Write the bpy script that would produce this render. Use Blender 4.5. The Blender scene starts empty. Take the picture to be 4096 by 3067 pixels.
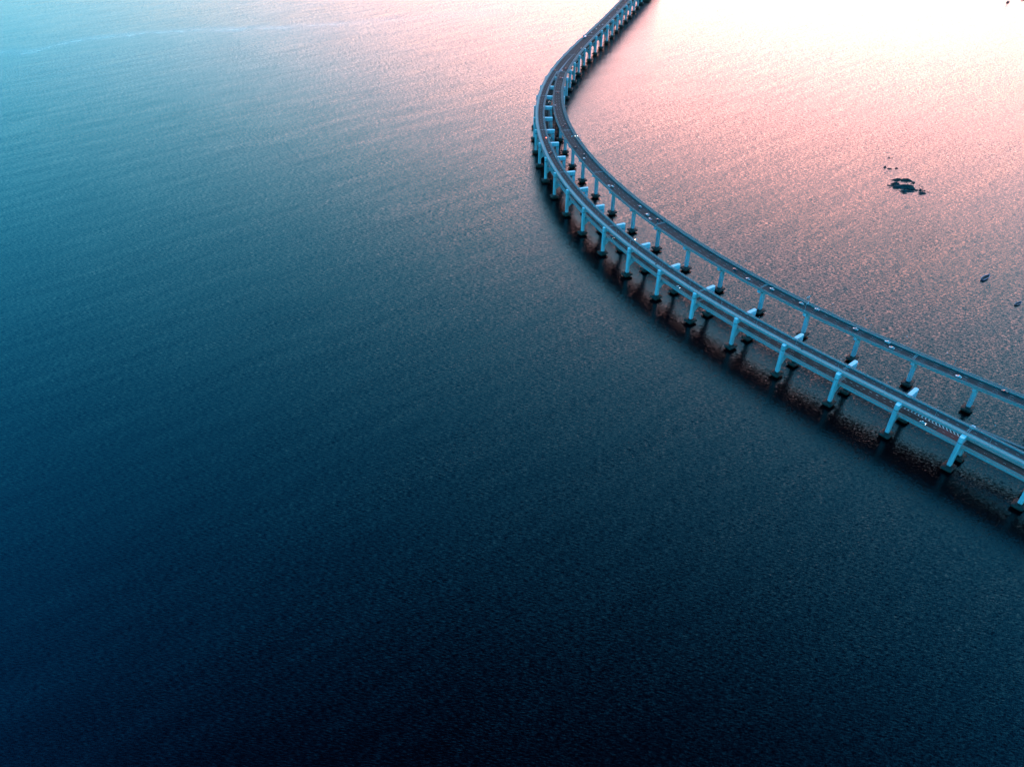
import bpy, bmesh, math, random
import numpy as np
from mathutils import Vector, Matrix

random.seed(7)
scene = bpy.context.scene
R = math.radians

# ------------------------------------------------------------------ camera
cam_data = bpy.data.cameras.new('camera')
cam_data.sensor_width = 36.0
cam_data.lens = 27.25
cam_data.clip_start = 1.0
cam_data.clip_end = 60000.0
cam = bpy.data.objects.new('camera', cam_data)
scene.collection.objects.link(cam)
cam.location = (0, 0, 500)
cam.rotation_euler = (R(90 - 38.3), 0, 0)
scene.camera = cam

# ------------------------------------------------------------------ sky and sun (dusk, sun low beyond the upper right)
SUN_AZ, SUN_EL = 20.0, 1.0          # degrees clockwise from +Y, degrees above the horizon
SKY_TINT, SKY_CAP = (25.0, 92.0, 72.0), (4.7, 2.45, 2.95)
GLOW_RGB, GLOW_AZ, GLOW_EL = (8.2, 3.1, 1.8), 0.132, 0.30
world = bpy.data.worlds.new('World')
scene.world = world
world.use_nodes = True
wn, wl = world.node_tree.nodes, world.node_tree.links
wn.clear()
w_out = wn.new('ShaderNodeOutputWorld')
w_bg = wn.new('ShaderNodeBackground')
w_sky = wn.new('ShaderNodeTexSky')
w_sky.sky_type = 'NISHITA'
w_sky.sun_disc = False
w_sky.sun_elevation = R(SUN_EL)
w_sky.sun_rotation = R(SUN_AZ)
w_sky.air_density = 1.0
w_sky.dust_density = 3.0
w_sky.ozone_density = 4.0
def wmath(op, a, b=None):
    n = wn.new('ShaderNodeMath'); n.operation = op
    for i, x in enumerate((a, b)):
        if x is None: continue
        if isinstance(x, (int, float)): n.inputs[i].default_value = x
        else: wl.new(x, n.inputs[i])
    return n.outputs[0]
def wvec(op, a, b=None):
    n = wn.new('ShaderNodeVectorMath'); n.operation = op
    for i, x in enumerate((a, b)):
        if x is None: continue
        if isinstance(x, tuple): n.inputs[i].default_value = x
        else: wl.new(x, n.inputs[i])
    return n.outputs[0]
# contrasty teal dusk sky, its bright part veiled by thin haze (soft shoulder)
w_gam = wn.new('ShaderNodeGamma'); w_gam.inputs[1].default_value = 2.2
wl.new(w_sky.outputs[0], w_gam.inputs[0])
sky_c = wvec('MULTIPLY', w_gam.outputs[0], SKY_TINT)
sky_c = wvec('DIVIDE', sky_c, wvec('ADD', (1.0, 1.0, 1.0), wvec('DIVIDE', sky_c, SKY_CAP)))
w_tc = wn.new('ShaderNodeTexCoord')
w_sep = wn.new('ShaderNodeSeparateXYZ'); wl.new(w_tc.outputs['Generated'], w_sep.inputs[0])
# the dusk sky deepens towards the zenith
w_zen = wn.new('ShaderNodeVectorMath'); w_zen.operation = 'SCALE'
wl.new(sky_c, w_zen.inputs[0])
wl.new(wmath('EXPONENT', wmath('MULTIPLY', wmath('POWER', wmath('DIVIDE', wmath('MAXIMUM', w_sep.outputs[2], 0.0), 0.81), 10.0), -1.0)), w_zen.inputs['Scale'])
sky_c = w_zen.outputs[0]
# afterglow of the set sun: a broad rose band low over the sunward horizon, fading with height and to both sides
hz = wmath('MAXIMUM', wmath('SQRT', wmath('ADD', wmath('MULTIPLY', w_sep.outputs[0], w_sep.outputs[0]), wmath('MULTIPLY', w_sep.outputs[1], w_sep.outputs[1]))), 0.001)
cosaz = wmath('DIVIDE', wmath('ADD', wmath('MULTIPLY', w_sep.outputs[0], math.sin(R(SUN_AZ))), wmath('MULTIPLY', w_sep.outputs[1], math.cos(R(SUN_AZ)))), hz)
g_az = wmath('EXPONENT', wmath('DIVIDE', wmath('SUBTRACT', cosaz, 1.0), GLOW_AZ))
g_el = wmath('EXPONENT', wmath('MULTIPLY', wmath('POWER', wmath('DIVIDE', wmath('MAXIMUM', w_sep.outputs[2], 0.0), GLOW_EL), 2.0), -1.0))
w_glow = wn.new('ShaderNodeVectorMath'); w_glow.operation = 'SCALE'
w_glow.inputs[0].default_value = GLOW_RGB
wl.new(wmath('MULTIPLY', g_az, g_el), w_glow.inputs['Scale'])
wl.new(wvec('ADD', sky_c, w_glow.outputs[0]), w_bg.inputs[0])
w_bg.inputs[1].default_value = 0.125
wl.new(w_bg.outputs[0], w_out.inputs[0])

sun_data = bpy.data.lights.new('sun', 'SUN')
sun_data.energy = 0.01
sun_data.angle = R(20)
sun_data.color = (1.0, 0.55, 0.45)
sun = bpy.data.objects.new('sun', sun_data)
scene.collection.objects.link(sun)
sd = Vector((math.sin(R(SUN_AZ)) * math.cos(R(SUN_EL)), math.cos(R(SUN_AZ)) * math.cos(R(SUN_EL)), math.sin(R(SUN_EL))))
sun.rotation_euler = (-sd).to_track_quat('-Z', 'Y').to_euler()

scene.view_settings.view_transform = 'Standard'
scene.view_settings.look = 'None'
scene.view_settings.exposure = 3.0
scene.view_settings.gamma = 1.0
scene.view_settings.use_curve_mapping = False
scene.cycles.use_denoising = True
scene.cycles.max_bounces = 6
scene.cycles.diffuse_bounces = 3
scene.cycles.glossy_bounces = 3
scene.cycles.sample_clamp_indirect = 8.0
scene.cycles.caustics_reflective = False
scene.cycles.caustics_refractive = False

# ------------------------------------------------------------------ helpers
col = scene.collection

def link(name, me, mat=None, parent=None, kind=None):
    o = bpy.data.objects.new(name, me)
    col.objects.link(o)
    if mat is not None and me is not None and len(me.materials) == 0:
        me.materials.append(mat)
    if parent is not None:
        o.parent = parent
    if kind:
        o['kind'] = kind
    return o

def empty(name, loc=(0, 0, 0), rz=0.0, parent=None):
    o = bpy.data.objects.new(name, None)
    col.objects.link(o)
    o.location = loc
    o.rotation_euler = (0, 0, rz)
    o.empty_display_size = 1.0
    if parent is not None:
        o.parent = parent
    return o

def tag(o, label, cat, group=None):
    o['label'] = label
    o['category'] = cat
    if group:
        o['group'] = group
    return o

class MB:
    """collects faces of one piece"""
    def __init__(self):
        self.v = []; self.f = []; self.m = []
    def add(self, verts, faces, mi=0):
        n = len(self.v)
        self.v += [tuple(p) for p in verts]
        self.f += [tuple(i + n for i in q) for q in faces]
        self.m += [mi] * len(faces)
    def box(self, x0, x1, y0, y1, z0, z1, mi=0):
        self.add([(x0, y0, z0), (x1, y0, z0), (x1, y1, z0), (x0, y1, z0), (x0, y0, z1), (x1, y0, z1), (x1, y1, z1), (x0, y1, z1)],
                 [(0, 3, 2, 1), (4, 5, 6, 7), (0, 1, 5, 4), (1, 2, 6, 5), (2, 3, 7, 6), (3, 0, 4, 7)], mi)
    def loft(self, rings, mi=0, caps=True):
        n = len(rings[0]); base = len(self.v)
        for r in rings:
            self.v += [tuple(p) for p in r]
        for k in range(len(rings) - 1):
            a, b = base + k * n, base + (k + 1) * n
            for i in range(n):
                j = (i + 1) % n
                self.f.append((a + i, a + j, b + j, b + i)); self.m.append(mi)
        if caps:
            self.f.append(tuple(base + i for i in reversed(range(n)))); self.m.append(mi)
            e = base + (len(rings) - 1) * n
            self.f.append(tuple(e + i for i in range(n))); self.m.append(mi)
    def tube(self, p, q, r0, r1=None, n=6, mi=0):
        r1 = r0 if r1 is None else r1
        p, q = Vector(p), Vector(q)
        d = (q - p).normalized()
        a = d.orthogonal().normalized(); b = d.cross(a)
        ring = lambda c, r: [c + (a * math.cos(2 * math.pi * i / n) + b * math.sin(2 * math.pi * i / n)) * r for i in range(n)]
        self.loft([ring(p, r0), ring(q, r1)], mi)
    def mesh(self, name, mats=(), smooth=False):
        me = bpy.data.meshes.new(name)
        me.from_pydata(self.v, [], self.f)
        for m in mats:
            me.materials.append(m)
        me.polygons.foreach_set('material_index', self.m)
        if smooth:
            me.polygons.foreach_set('use_smooth', [True] * len(me.polygons))
        me.validate()
        bm = bmesh.new(); bm.from_mesh(me); bmesh.ops.recalc_face_normals(bm, faces=bm.faces); bm.to_mesh(me); bm.free()
        me.update()
        return me

def rounded_rect(hx, hy, r, n=5):
    pts = []
    for cx, cy, a0 in ((hx - r, hy - r, 0), (-hx + r, hy - r, 90), (-hx + r, -hy + r, 180), (hx - r, -hy + r, 270)):
        for k in range(n):
            a = R(a0 + 90 * k / (n - 1))
            pts.append((cx + r * math.cos(a), cy + r * math.sin(a)))
    return pts

# ------------------------------------------------------------------ materials
def new_mat(name):
    m = bpy.data.materials.new(name)
    m.use_nodes = True
    nt = m.node_tree
    b = nt.nodes['Principled BSDF']
    return m, nt, b

def mat_noise(name, c0, c1, scale=0.3, rough=0.75, detail=6, spec=0.3, streak=None, fine=None, bump=0.0, metal=0.0):
    m, nt, b = new_mat(name)
    tc = nt.nodes.new('ShaderNodeNewGeometry')
    mp = nt.nodes.new('ShaderNodeMapping')
    if streak:
        mp.inputs['Scale'].default_value = streak
    nt.links.new(tc.outputs['Position'], mp.inputs['Vector'])
    nz = nt.nodes.new('ShaderNodeTexNoise')
    nz.inputs['Scale'].default_value = scale
    nz.inputs['Detail'].default_value = detail
    nz.inputs['Roughness'].default_value = 0.65
    nt.links.new(mp.outputs[0], nz.inputs['Vector'])
    cr = nt.nodes.new('ShaderNodeValToRGB')
    cr.color_ramp.elements[0].position = 0.32; cr.color_ramp.elements[0].color = (*c0, 1)
    cr.color_ramp.elements[1].position = 0.68; cr.color_ramp.elements[1].color = (*c1, 1)
    nt.links.new(nz.outputs[0], cr.inputs[0])
    nt.links.new(cr.outputs[0], b.inputs['Base Color'])
    b.inputs['Roughness'].default_value = rough
    b.inputs['Specular IOR Level'].default_value = spec
    b.inputs['Metallic'].default_value = metal
    if bump:
        bp = nt.nodes.new('ShaderNodeBump')
        bp.inputs['Strength'].default_value = 1.0
        bp.inputs['Distance'].default_value = bump
        nt.links.new(nz.outputs[0], bp.inputs['Height'])
        nt.links.new(bp.outputs[0], b.inputs['Normal'])
    return m

M = {}
M['concrete'] = mat_noise('pale_concrete', (0.52, 0.48, 0.51), (0.74, 0.67, 0.71), 0.35, 0.8, streak=(1, 1, 0.12))
def tide_line(m):
    """algae and damp left by the tide: dark, ragged band at the foot of a column, with drips of rust and dirt higher up"""
    nt = m.node_tree; b = nt.nodes['Principled BSDF']; src = b.inputs['Base Color'].links[0].from_socket
    g = nt.nodes.new('ShaderNodeNewGeometry'); sp = nt.nodes.new('ShaderNodeSeparateXYZ'); nt.links.new(g.outputs['Position'], sp.inputs[0])
    nz = nt.nodes.new('ShaderNodeTexNoise'); nz.inputs['Scale'].default_value = 0.9; nz.inputs['Detail'].default_value = 5; nt.links.new(g.outputs['Position'], nz.inputs['Vector'])
    a = nt.nodes.new('ShaderNodeMath'); a.operation = 'MULTIPLY_ADD'; a.inputs[1].default_value = 3.5; nt.links.new(nz.outputs[0], a.inputs[0]); nt.links.new(sp.outputs[2], a.inputs[2])
    mr = nt.nodes.new('ShaderNodeMapRange'); mr.inputs[1].default_value = 6.9; mr.inputs[2].default_value = 7.7; mr.inputs[3].default_value = 0.85; mr.inputs[4].default_value = 0.0; nt.links.new(a.outputs[0], mr.inputs[0])
    mx = nt.nodes.new('ShaderNodeMix'); mx.data_type = 'RGBA'; mx.inputs[7].default_value = (0.06, 0.065, 0.07, 1)
    nt.links.new(src, mx.inputs[6]); nt.links.new(mr.outputs[0], mx.inputs[0]); nt.links.new(mx.outputs[2], b.inputs['Base Color'])
tide_line(M['concrete'])
def weathering(m, lo=0.82, hi=1.06):
    """every cast piece has its own tone, with vertical rain streaks"""
    nt = m.node_tree; b = nt.nodes['Principled BSDF']; src = b.inputs['Base Color'].links[0].from_socket
    oi = nt.nodes.new('ShaderNodeObjectInfo'); mr = nt.nodes.new('ShaderNodeMapRange'); mr.inputs[3].default_value = lo; mr.inputs[4].default_value = hi
    nt.links.new(oi.outputs['Random'], mr.inputs[0])
    g = nt.nodes.new('ShaderNodeNewGeometry'); mp = nt.nodes.new('ShaderNodeMapping'); mp.inputs['Scale'].default_value = (1.6, 1.6, 0.07); nt.links.new(g.outputs['Position'], mp.inputs['Vector'])
    nz = nt.nodes.new('ShaderNodeTexNoise'); nz.inputs['Scale'].default_value = 1.0; nz.inputs['Detail'].default_value = 4; nt.links.new(mp.outputs[0], nz.inputs['Vector'])
    st = nt.nodes.new('ShaderNodeMapRange'); st.inputs[1].default_value = 0.35; st.inputs[2].default_value = 0.6; st.inputs[3].default_value = 0.72; st.inputs[4].default_value = 1.0; nt.links.new(nz.outputs[0], st.inputs[0])
    mu = nt.nodes.new('ShaderNodeMath'); mu.operation = 'MULTIPLY'; nt.links.new(mr.outputs[0], mu.inputs[0]); nt.links.new(st.outputs[0], mu.inputs[1])
    vm = nt.nodes.new('ShaderNodeVectorMath'); vm.operation = 'SCALE'; nt.links.new(src, vm.inputs[0]); nt.links.new(mu.outputs[0], vm.inputs['Scale'])
    nt.links.new(vm.outputs[0], b.inputs['Base Color'])
weathering(M['concrete'])
M['deck_concrete'] = mat_noise('deck_concrete', (0.24, 0.22, 0.22), (0.38, 0.35, 0.35), 0.5, 0.85)
M['parapet'] = mat_noise('weathered_parapet', (0.26, 0.24, 0.24), (0.42, 0.39, 0.39), 0.45, 0.85)
M['dull_parapet'] = mat_noise('dull_parapet', (0.20, 0.18, 0.18), (0.32, 0.29, 0.28), 0.45, 0.85)
M['walkway'] = mat_noise('walkway_paving', (0.50, 0.38, 0.32), (0.66, 0.51, 0.44), 0.7, 0.85)
M['skylit_top'] = mat_noise('skylit_top_white', (0.80, 0.76, 0.72), (0.88, 0.85, 0.82), 0.4, 0.8)  # whiter than the beam sides: sky light on the tops put into the colour
M['ledge'] = mat_noise('grey_ledge', (0.20, 0.16, 0.14), (0.30, 0.24, 0.21), 0.6, 0.85)
M['asphalt'] = mat_noise('asphalt', (0.026, 0.023, 0.022), (0.046, 0.040, 0.038), 0.06, 0.85)
M['joint'] = mat_noise('joint_concrete', (0.20, 0.19, 0.18), (0.34, 0.32, 0.30), 0.8, 0.9)
M['paint'] = mat_noise('road_paint', (0.50, 0.50, 0.48), (0.75, 0.75, 0.73), 0.9, 0.7)
M['red_paint'] = mat_noise('red_surfacing', (0.10, 0.03, 0.03), (0.16, 0.04, 0.04), 0.4, 0.8)
M['rail'] = mat_noise('railing_metal', (0.24, 0.21, 0.20), (0.34, 0.30, 0.28), 1.0, 0.5)
M['dark_rail'] = mat_noise('dark_railing', (0.06, 0.07, 0.08), (0.12, 0.13, 0.14), 1.0, 0.6)
M['weed'] = mat_noise('weed_covered_concrete', (0.012, 0.011, 0.011), (0.075, 0.055, 0.045), 0.55, 0.75, bump=0.25)
M['rock'] = mat_noise('dark_rock', (0.016, 0.016, 0.017), (0.070, 0.066, 0.066), 0.35, 0.8, bump=0.5)
M['neck'] = mat_noise('bearing_gap', (0.02, 0.02, 0.02), (0.04, 0.04, 0.04), 1.0, 0.9)
M['steel'] = mat_noise('galvanised_steel', (0.30, 0.31, 0.32), (0.42, 0.43, 0.44), 1.5, 0.45, metal=0.3)
M['black'] = mat_noise('black_box', (0.010, 0.010, 0.012), (0.025, 0.025, 0.028), 1.5, 0.5)
M['signboard'] = mat_noise('pale_signboard', (0.45, 0.5, 0.52), (0.6, 0.64, 0.66), 1.5, 0.5)
M['tyre'] = mat_noise('tyre_rubber', (0.012, 0.012, 0.012), (0.02, 0.02, 0.02), 3, 0.8)
M['glass'] = mat_noise('car_glass', (0.010, 0.012, 0.014), (0.018, 0.02, 0.024), 1, 0.12, spec=0.5)
M['hull_blue'] = mat_noise('blue_hull_paint', (0.015, 0.035, 0.07), (0.03, 0.07, 0.13), 0.8, 0.5)
M['hull_dark'] = mat_noise('dark_hull_paint', (0.010, 0.013, 0.02), (0.025, 0.03, 0.04), 0.8, 0.5)
M['gunwale'] = mat_noise('pale_blue_gunwale', (0.12, 0.24, 0.36), (0.2, 0.34, 0.46), 0.8, 0.5)
M['boat_wood'] = mat_noise('dark_boat_wood', (0.03, 0.022, 0.02), (0.06, 0.042, 0.035), 1.2, 0.7)
M['feather'] = mat_noise('white_feather', (0.70, 0.70, 0.70), (0.85, 0.85, 0.84), 2.0, 0.8)
M['grey_feather'] = mat_noise('grey_feather', (0.35, 0.36, 0.38), (0.45, 0.46, 0.48), 2.0, 0.8)
M['beak'] = mat_noise('yellow_beak', (0.6, 0.35, 0.05), (0.7, 0.42, 0.08), 2.0, 0.6)

def emit(name, c, s):
    m, nt, b = new_mat(name)
    b.inputs['Base Color'].default_value = (*[min(1, x) for x in c], 1)
    b.inputs['Emission Color'].default_value = (*c, 1)
    b.inputs['Emission Strength'].default_value = s
    return m
M['headlight'] = emit('lit_headlight', (1.0, 0.93, 0.82), 2.5)
M['headlight_off'] = mat_noise('headlight_glass', (0.5, 0.5, 0.5), (0.6, 0.6, 0.6), 2, 0.2)
M['taillight'] = emit('lit_taillight', (1.0, 0.03, 0.03), 0.12)
M['signal_red'] = emit('signal_red', (1.0, 0.10, 0.05), 3)
M['signal_amber'] = emit('signal_amber', (1.0, 0.62, 0.35), 2.5)
M['signal_white'] = emit('signal_white', (1.0, 0.92, 0.75), 0.6)

def paint(name, c):
    m, nt, b = new_mat(name)
    b.inputs['Base Color'].default_value = (*c, 1)
    b.inputs['Roughness'].default_value = 0.3
    b.inputs['Coat Weight'].default_value = 0.5
    g = nt.nodes.new('ShaderNodeNewGeometry'); nz = nt.nodes.new('ShaderNodeTexNoise'); nz.inputs['Scale'].default_value = 1.2
    mx = nt.nodes.new('ShaderNodeMix'); mx.data_type = 'RGBA'
    mx.inputs[6].default_value = (*c, 1); mx.inputs[7].default_value = (*[x * 0.8 for x in c], 1)
    nt.links.new(g.outputs['Position'], nz.inputs['Vector']); nt.links.new(nz.outputs[0], mx.inputs[0]); nt.links.new(mx.outputs[2], b.inputs['Base Color'])
    return m
CARCOL = {'white': (0.80, 0.80, 0.80), 'silver': (0.50, 0.50, 0.51), 'dark red': (0.20, 0.025, 0.035), 'maroon': (0.13, 0.03, 0.04),
          'dark grey': (0.06, 0.07, 0.075), 'black': (0.012, 0.012, 0.014), 'light blue': (0.22, 0.50, 0.62), 'pinkish sky-tinted white': (0.72, 0.60, 0.60)}  # the pink-toned white carries the sky's reflection in its colour
for k, c in CARCOL.items():
    M['car ' + k] = paint('car_paint_' + k.replace(' ', '_'), c)

# ------------------------------------------------------------------ water
def water_material():
    m, nt, b = new_mat('sea_water')
    N, Lk = nt.nodes, nt.links
    b.inputs['Base Color'].default_value = (0.0015, 0.0008, 0.002, 1)
    b.inputs['IOR'].default_value = 1.33
    b.inputs['Roughness'].default_value = 0.13
    b.inputs['Specular IOR Level'].default_value = 0.5
    geo = N.new('ShaderNodeNewGeometry')
    def math_(op, a, bb=None, c=None, clamp=False):
        n = N.new('ShaderNodeMath'); n.operation = op; n.use_clamp = clamp
        for i, x in enumerate((a, bb, c)):
            if x is None: continue
            if isinstance(x, (int, float)): n.inputs[i].default_value = x
            else: Lk.new(x, n.inputs[i])
        return n.outputs[0]
    sep = N.new('ShaderNodeSeparateXYZ'); Lk.new(geo.outputs['Position'], sep.inputs[0])
    X, Y = sep.outputs[0], sep.outputs[1]
    def train(angle, wl_, crest, amp, detail, rough, seed, warp=0.0):
        """one wave train: slope noise along 'angle' (degrees from +X), wavelength wl_, crest length crest"""
        mp = N.new('ShaderNodeMapping'); mp.vector_type = 'TEXTURE'
        mp.inputs['Rotation'].default_value = (0, 0, R(angle))
        mp.inputs['Scale'].default_value = (wl_, crest, 1)
        mp.inputs['Location'].default_value = (seed * 37.1, seed * 91.7, 0)
        Lk.new(geo.outputs['Position'], mp.inputs['Vector'])
        nz = N.new('ShaderNodeTexNoise'); nz.noise_dimensions = '2D'
        nz.inputs['Scale'].default_value = 1.0
        nz.inputs['Detail'].default_value = detail
        nz.inputs['Roughness'].default_value = rough
        nz.inputs['Distortion'].default_value = warp
        Lk.new(mp.outputs[0], nz.inputs['Vector'])
        v = math_('MULTIPLY', math_('SUBTRACT', nz.outputs[0], 0.5), amp)
        return math_('MULTIPLY', v, math.cos(R(angle))), math_('MULTIPLY', v, math.sin(R(angle)))
    trains = [train(128, 17, 120, 0.06, 2, 0.5, 1), train(57, 2.6, 18.0, 0.09, 2, 0.55, 2, 0.2), train(72, 1.1, 8.0, 0.19, 2, 0.55, 3, 0.2),
              train(86, 0.6, 4.0, 0.36, 1, 0.6, 4), train(45, 0.45, 2.4, 0.32, 1, 0.6, 6), train(10, 0.42, 1.3, 0.38, 1, 0.6, 5)]
    sx = trains[0][0]; sy = trains[0][1]
    for a, c in trains[1:]:
        sx = math_('ADD', sx, a); sy = math_('ADD', sy, c)
    # wind patches and windrows: wave steepness varies over the bay
    mp = N.new('ShaderNodeMapping'); mp.vector_type = 'TEXTURE'
    mp.inputs['Rotation'].default_value = (0, 0, R(38)); mp.inputs['Scale'].default_value = (380, 30, 1)
    Lk.new(geo.outputs['Position'], mp.inputs['Vector'])
    nz = N.new('ShaderNodeTexNoise'); nz.noise_dimensions = '2D'; nz.inputs['Scale'].default_value = 1; nz.inputs['Detail'].default_value = 4
    Lk.new(mp.outputs[0], nz.inputs['Vector'])
    nz2 = N.new('ShaderNodeTexNoise'); nz2.noise_dimensions = '2D'; nz2.inputs['Scale'].default_value = 1 / 380.0; nz2.inputs['Detail'].default_value = 3
    Lk.new(geo.outputs['Position'], nz2.inputs['Vector'])
    wr = N.new('ShaderNodeMapRange'); wr.inputs[1].default_value = 0.3; wr.inputs[2].default_value = 0.7; wr.inputs[3].default_value = -0.14; wr.inputs[4].default_value = 0.14
    Lk.new(nz.outputs[0], wr.inputs[0])
    amp = math_('ADD', math_('ADD', 1.06, wr.outputs[0]), math_('MULTIPLY', math_('SUBTRACT', nz2.outputs[0], 0.5), 0.5))
    # the wind blows across the bridge: steeper ripples on the far side, calmer water on the near side
    side = N.new('ShaderNodeMapRange'); side.interpolation_type = 'SMOOTHSTEP'
    side.inputs[1].default_value = -320; side.inputs[2].default_value = 120; side.inputs[3].default_value = 0.78; side.inputs[4].default_value = 0.98
    Lk.new(math_('ADD', math_('MULTIPLY', math_('SUBTRACT', X, 245.0), 0.859), math_('MULTIPLY', math_('SUBTRACT', Y, 790.0), 0.512)), side.inputs[0])
    amp = math_('MULTIPLY', amp, side.outputs[0])
    # a long current line far out: a strip of calm water with a thin trail of foam
    xs = [-3000, -1500, -1158, -1095, -1058, -986, -881, -738, -588, -410, -225, 0, 3000]
    ys = [1700, 1815, 1839, 1849, 1904, 1969, 2007, 2037, 2056, 2105, 2161, 2230, 2600]
    fc = N.new('ShaderNodeFloatCurve'); cv = fc.mapping.curves[0]
    pts = [((x + 3000) / 6000, (y - 1600) / 1100) for x, y in zip(xs, ys)]
    cv.points[0].location = pts[0]; cv.points[1].location = pts[-1]
    for q in pts[1:-1]: cv.points.new(*q)
    fc.mapping.update()
    Lk.new(math_('DIVIDE', math_('ADD', X, 3000.0), 6000.0), fc.inputs['Value'])
    dist = math_('SUBTRACT', Y, math_('ADD', math_('MULTIPLY', fc.outputs[0], 1100.0), 1600.0))
    wob = N.new('ShaderNodeTexNoise'); wob.noise_dimensions = '2D'; wob.inputs['Scale'].default_value = 1 / 60.0; wob.inputs['Detail'].default_value = 4
    Lk.new(geo.outputs['Position'], wob.inputs['Vector'])
    dist = math_('ADD', dist, math_('MULTIPLY', math_('SUBTRACT', wob.outputs[0], 0.5), 46.0))
    trail = math_('EXPONENT', math_('MULTIPLY', math_('POWER', math_('DIVIDE', math_('ABSOLUTE', dist), 24.0), 2.0), -1.0))
    wide = math_('EXPONENT', math_('MULTIPLY', math_('POWER', math_('DIVIDE', math_('ABSOLUTE', math_('ADD', dist, 60.0)), 85.0), 2.0), -1.0))
    fade = N.new('ShaderNodeMapRange'); fade.inputs[1].default_value = 50; fade.inputs[2].default_value = -600; fade.inputs[3].default_value = 0; fade.inputs[4].default_value = 1
    Lk.new(X, fade.inputs[0])
    trail = math_('MULTIPLY', trail, fade.outputs[0])
    amp = math_('MULTIPLY', amp, math_('SUBTRACT', 1.0, math_('MULTIPLY', math_('MULTIPLY', wide, fade.outputs[0]), 0.30)))
    fm = N.new('ShaderNodeMix'); fm.data_type = 'RGBA'
    fm.inputs[6].default_value = (0.0015, 0.0008, 0.002, 1); fm.inputs[7].default_value = (0.55, 0.55, 0.53, 1)
    Lk.new(math_('MULTIPLY', math_('MULTIPLY', trail, wob.outputs[0]), 0.33), fm.inputs[0])
    Lk.new(fm.outputs[2], b.inputs['Base Color'])
    sx = math_('MULTIPLY', sx, amp); sy = math_('MULTIPLY', sy, amp)
    cmb = N.new('ShaderNodeCombineXYZ')
    Lk.new(math_('MULTIPLY', sx, -1), cmb.inputs[0]); Lk.new(math_('MULTIPLY', sy, -1), cmb.inputs[1]); cmb.inputs[2].default_value = 1
    nv = N.new('ShaderNodeVectorMath'); nv.operation = 'NORMALIZE'; Lk.new(cmb.outputs[0], nv.inputs[0])
    Lk.new(nv.outputs[0], b.inputs['Normal'])
    return m
M['water'] = water_material()
wm = MB()
wm.add([(-20000, -6000, 0), (20000, -6000, 0), (20000, 34000, 0), (-20000, 34000, 0)], [(0, 1, 2, 3)])
sea = link('sea', wm.mesh('sea'), M['water'], kind='structure')

# ------------------------------------------------------------------ bridge alignment (metres)
U = 5.0 / 3.0
L_X = [347.19, 329.75, 312.3, 294.86, 277.41, 259.97, 242.52, 225.07, 207.66, 190.59, 174.08, 158.28, 143.33, 129.3, 116.22, 104.11, 92.97, 82.78, 73.51,
       65.13, 57.61, 50.9, 44.98, 39.81, 35.37, 31.64, 28.6, 26.25, 24.57, 23.56, 23.22, 23.55, 24.55, 26.21, 28.52, 31.48, 35.07, 39.26, 44.02, 49.32,
       55.1, 61.31, 67.89, 74.77, 81.88, 89.14, 96.48, 103.83, 111.12, 118.31, 125.36, 132.28, 139.09, 145.87, 152.65, 159.43, 166.21, 173.0, 179.78,
       186.56, 193.34, 200.12, 206.9, 213.68, 220.46, 227.24, 234.02, 240.8, 247.58, 254.36, 261.15, 267.93, 274.71, 281.49, 288.27]
L_Y = [180 + 20 * i for i in range(len(L_X))]

class Path:
    """dense polyline through points (Catmull-Rom), by arc length"""
    def __init__(self, pts, s0=0.0):
        P = np.array(pts, float)
        out = []
        for i in range(len(P) - 1):
            p0 = P[i - 1] if i else 2 * P[0] - P[1]
            p1, p2 = P[i], P[i + 1]
            p3 = P[i + 2] if i + 2 < len(P) else 2 * P[-1] - P[-2]
            for k in range(12):
                t = k / 12
                out.append(0.5 * ((2 * p1) + (-p0 + p2) * t + (2 * p0 - 5 * p1 + 4 * p2 - p3) * t * t + (-p0 + 3 * p1 - 3 * p2 + p3) * t ** 3))
        out.append(P[-1])
        self.P = np.array(out)
        self.s = s0 + np.concatenate([[0], np.cumsum(np.hypot(*np.diff(self.P[:, :2], axis=0).T))])
        T = np.gradient(self.P[:, :2], axis=0)
        self.T = T / np.hypot(T[:, 0], T[:, 1])[:, None]
    def at(self, s):
        x = np.interp(s, self.s, self.P[:, 0]); y = np.interp(s, self.s, self.P[:, 1])
        tx = np.interp(s, self.s, self.T[:, 0]); ty = np.interp(s, self.s, self.T[:, 1])
        n = math.hypot(tx, ty)
        return np.array([x, y]), np.array([tx / n, ty / n])
    def extra(self, s, k):
        return float(np.interp(s, self.s, self.P[:, k]))
    def off(self, s, d):
        p, t = self.at(s)
        return p + np.array([t[1], -t[0]]) * d
    def heading(self, s):
        p, t = self.at(s)
        return math.atan2(t[1], t[0]) - math.pi / 2
    def near(self, x, y):
        i = int(np.argmin((self.P[:, 0] - x) ** 2 + (self.P[:, 1] - y) ** 2))
        t = self.T[i]; n = np.array([t[1], -t[0]])
        return float(self.s[i]), float((np.array([x, y]) - self.P[i, :2]) @ n)

# main line: the row of outer (left) portal columns, stations from the lower right to the top.  Survey station 0 lay at y = 150
A = Path([(x * U, y * U) for x, y in zip(L_X, L_Y)], s0=39.8 * U)

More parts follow.
